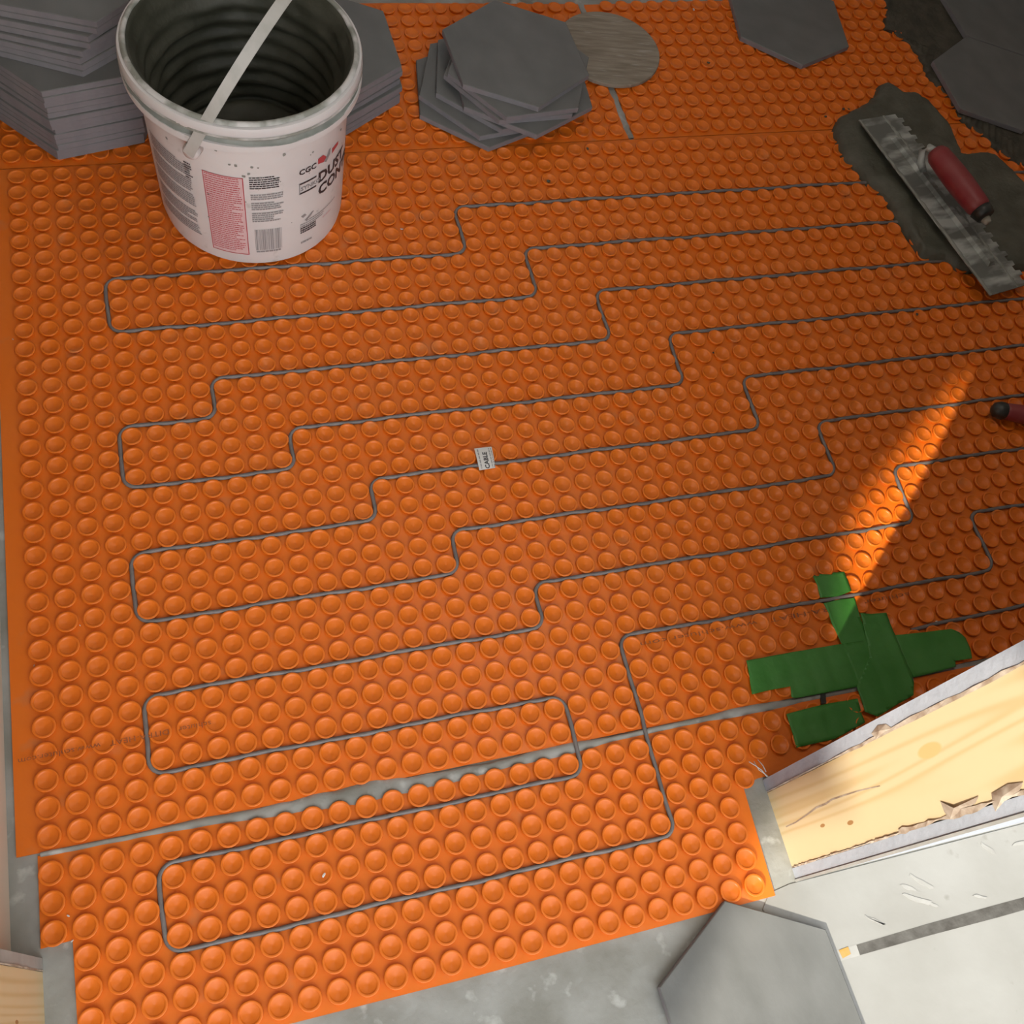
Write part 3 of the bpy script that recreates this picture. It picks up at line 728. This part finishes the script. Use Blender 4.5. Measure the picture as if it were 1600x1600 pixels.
print_text('CGC', -67.2, .1690, .0128, 'print_black')
def poly_print(pts, m, name='emblem', off=.0006): return link(name, pymesh(name, wrap(pts, off), [tuple(range(len(pts)))]), bk, m)
poly_print([(-53.8, .1725), (-53.8, .1815), (-49.6, .1825), (-46.8, .1745), (-49.2, .1690)], 'print_red')
poly_print([(-48.9, .1690), (-46.6, .1745), (-44.4, .1835), (-42.8, .1835), (-43.2, .1740), (-46.6, .1650)], 'print_grey')
poly_print([(-41.2, .1700), (-41.2, .1790), (-34.0, .1790), (-34.0, .1735)], 'print_red')
print_text('DUST', -53.6, .1370, .0255, 'print_black', True)
print_text('CONTROL', -53.2, .1130, .0255, 'print_black', True)
for za in (.1510, .1335): patch('brand_bar', -67.2, -54.8, za, za + .0028, 'print_black')
patch('brand_bar', -67.2, -66.6, .1335, .1535, 'print_grey', .0007)
print_text('SYNKO', -66.2, .1395, .0100, 'print_grey', True)
for i, za in enumerate((.0785, .0745, .0705)): lines('fine_print', -66.5 + (4 if i == 0 else 0), -34 - i * 7, za, za - .0034, 1, 'print_grey', 20 + i, .5)
poly_print([(-66.0, .0900), (-63.2, .0930), (-62.0, .0890), (-64.5, .0860)], 'print_grey')
poly_print([(-63.5, .0800), (-60.5, .0845), (-57.0, .0905), (-56.4, .0890), (-59.0, .0820), (-62.2, .0780)], 'print_grey')
lines('fine_print', -66.4, -54.0, .0670, .0540, 3, 'print_black', 31, .62)
lines('fine_print', -66.0, -57.0, .0375, .0335, 1, 'print_grey', 41, .8)
lines('fine_print', -48.5, -40.0, .0640, .0600, 1, 'print_pink', 42, .8)
# mortar splashes on the collar and body
rsn = random.Random(33)
for i in range(26):
    dg = rsn.uniform(-150, -25); z = rsn.choice((rsn.uniform(.19, .233), rsn.uniform(.03, .2))); s = rsn.uniform(.5, 1.3) * (1 if z > .18 else .55)
    pts_ = [(dg + s * rsn.uniform(.6, 1.2) * math.cos(k * 1.05), z + s * .0022 * rsn.uniform(.6, 1.2) * math.sin(k * 1.05)) for k in range(6)]
    link('mortar_splash', pymesh('mortar_splash', wrap(pts_, .0009), [tuple(range(6))]), bk, 'film')

# ------------------------------------------------------------------ crumbs
def crumb_me(seed, m):
    r = random.Random(seed); bm = bmesh.new(); bmesh.ops.create_icosphere(bm, subdivisions=1, radius=1)
    for q in bm.verts: q.co *= r.uniform(.65, 1.15)
    me = bpy.data.meshes.new('crumb'); bm.to_mesh(me); bm.free(); me.materials.append(M[m]); return me
CW = [crumb_me(k, 'crumb') for k in range(3)]; CM = [crumb_me(k + 10, 'wet') for k in range(3)]
def crumb(meshes, k, p, size, label, group, z=.0006, cat='crumb'):
    o = bpy.data.objects.new('crumb', meshes[k % 3]); COL.objects.link(o); q = px(*p, z + size[2])
    o.location = (q.x, q.y, z + size[2]); o.scale = size; o.rotation_euler = (0, 0, k * 1.3)
    return tag(o, label, cat, group)
WP = ['by the beige wall at the third loop', 'by the beige wall below the third loop', 'at the notched corner of the door-side strip', 'at the very tip of the notched strip corner', 'outside the fourth cable loop', 'in shade beyond the clipped green tape', 'between the round disc and the loose hexagon tile', 'between the bucket and the first cable step', 'resting in a stud inside the front cable loop', 'in the wall-side margin below the first cable loop', 'by the beige wall at the cable step', 'above the faint printed line by the wall', 'near the cable step left of the sun streak']
DP = ['midway from tile pile to first cable', 'just below the back seam near the disc', 'inside a stud near the round disc', 'nearest the tip of the mortar heap, outer one', 'nearest the tip of the mortar heap, inner one', 'a little way off the mortar heap', 'next to the cable run below the trowel tip', 'above the fifth cable step', 'at the top edge of the green tape end', 'beside the top corner of the green tape end', 'below the loose hexagon tile']
for k, (x, y, s) in enumerate([(50, 821, .0035), (53, 1040, .0016), (107, 1431, .0022), (113, 1470, .0020), (125, 977, .0015), (1463, 971, .0024), (1084, 15, .0045), (628, 358, .0030), (506, 1367, .0035), (20, 530, .0016), (28, 600, .0014), (71, 1142, .0014), (1260, 760, .0014)]):
    crumb(CW, k, (x, y), (s, s * .45, s * .4), 'small white plaster crumb on the membrane ' + WP[k], 'white crumbs on the membrane', .0056 if k in (5, 8) else .0008)
for k, (x, y, s) in enumerate([(857, 283, .0045), (918, 232, .0035), (1107, 98, .0038), (1318, 170, .0035), (1326, 171, .003), (1290, 182, .0035), (1433, 491, .0035), (1115, 551, .0025), (1273, 900, .002), (1285, 897, .002), (1265, 150, .002)]):
    crumb(CM, k, (x, y), (s, s * .8, s * .5), 'small dark mortar crumb on the membrane ' + DP[k], 'dark crumbs on the membrane', .0030)
# frayed plastic fibres beside the wall end
fr = [[(1170, 1190), (1180, 1196), (1190, 1203), (1199, 1214)], [(1178, 1190), (1186, 1203), (1195, 1209), (1204, 1216)], [(1184, 1187), (1192, 1196), (1197, 1206)]]
fv, ff = [], []
for L in fr:
    v, f = tube_data([px(x, y, .007 + .002 * i) for i, (x, y) in enumerate(L)], .0006, 5); b = len(fv); fv += v; ff += [tuple(i + b for i in q) for q in f]
tag(link('frayed_fibres', pymesh('frayed_fibres', fv, ff, True), None, 'crumb'), 'tuft of pale frayed fibres at the foot of the cut wall end', 'fibres')
bpy.context.view_layer.update()
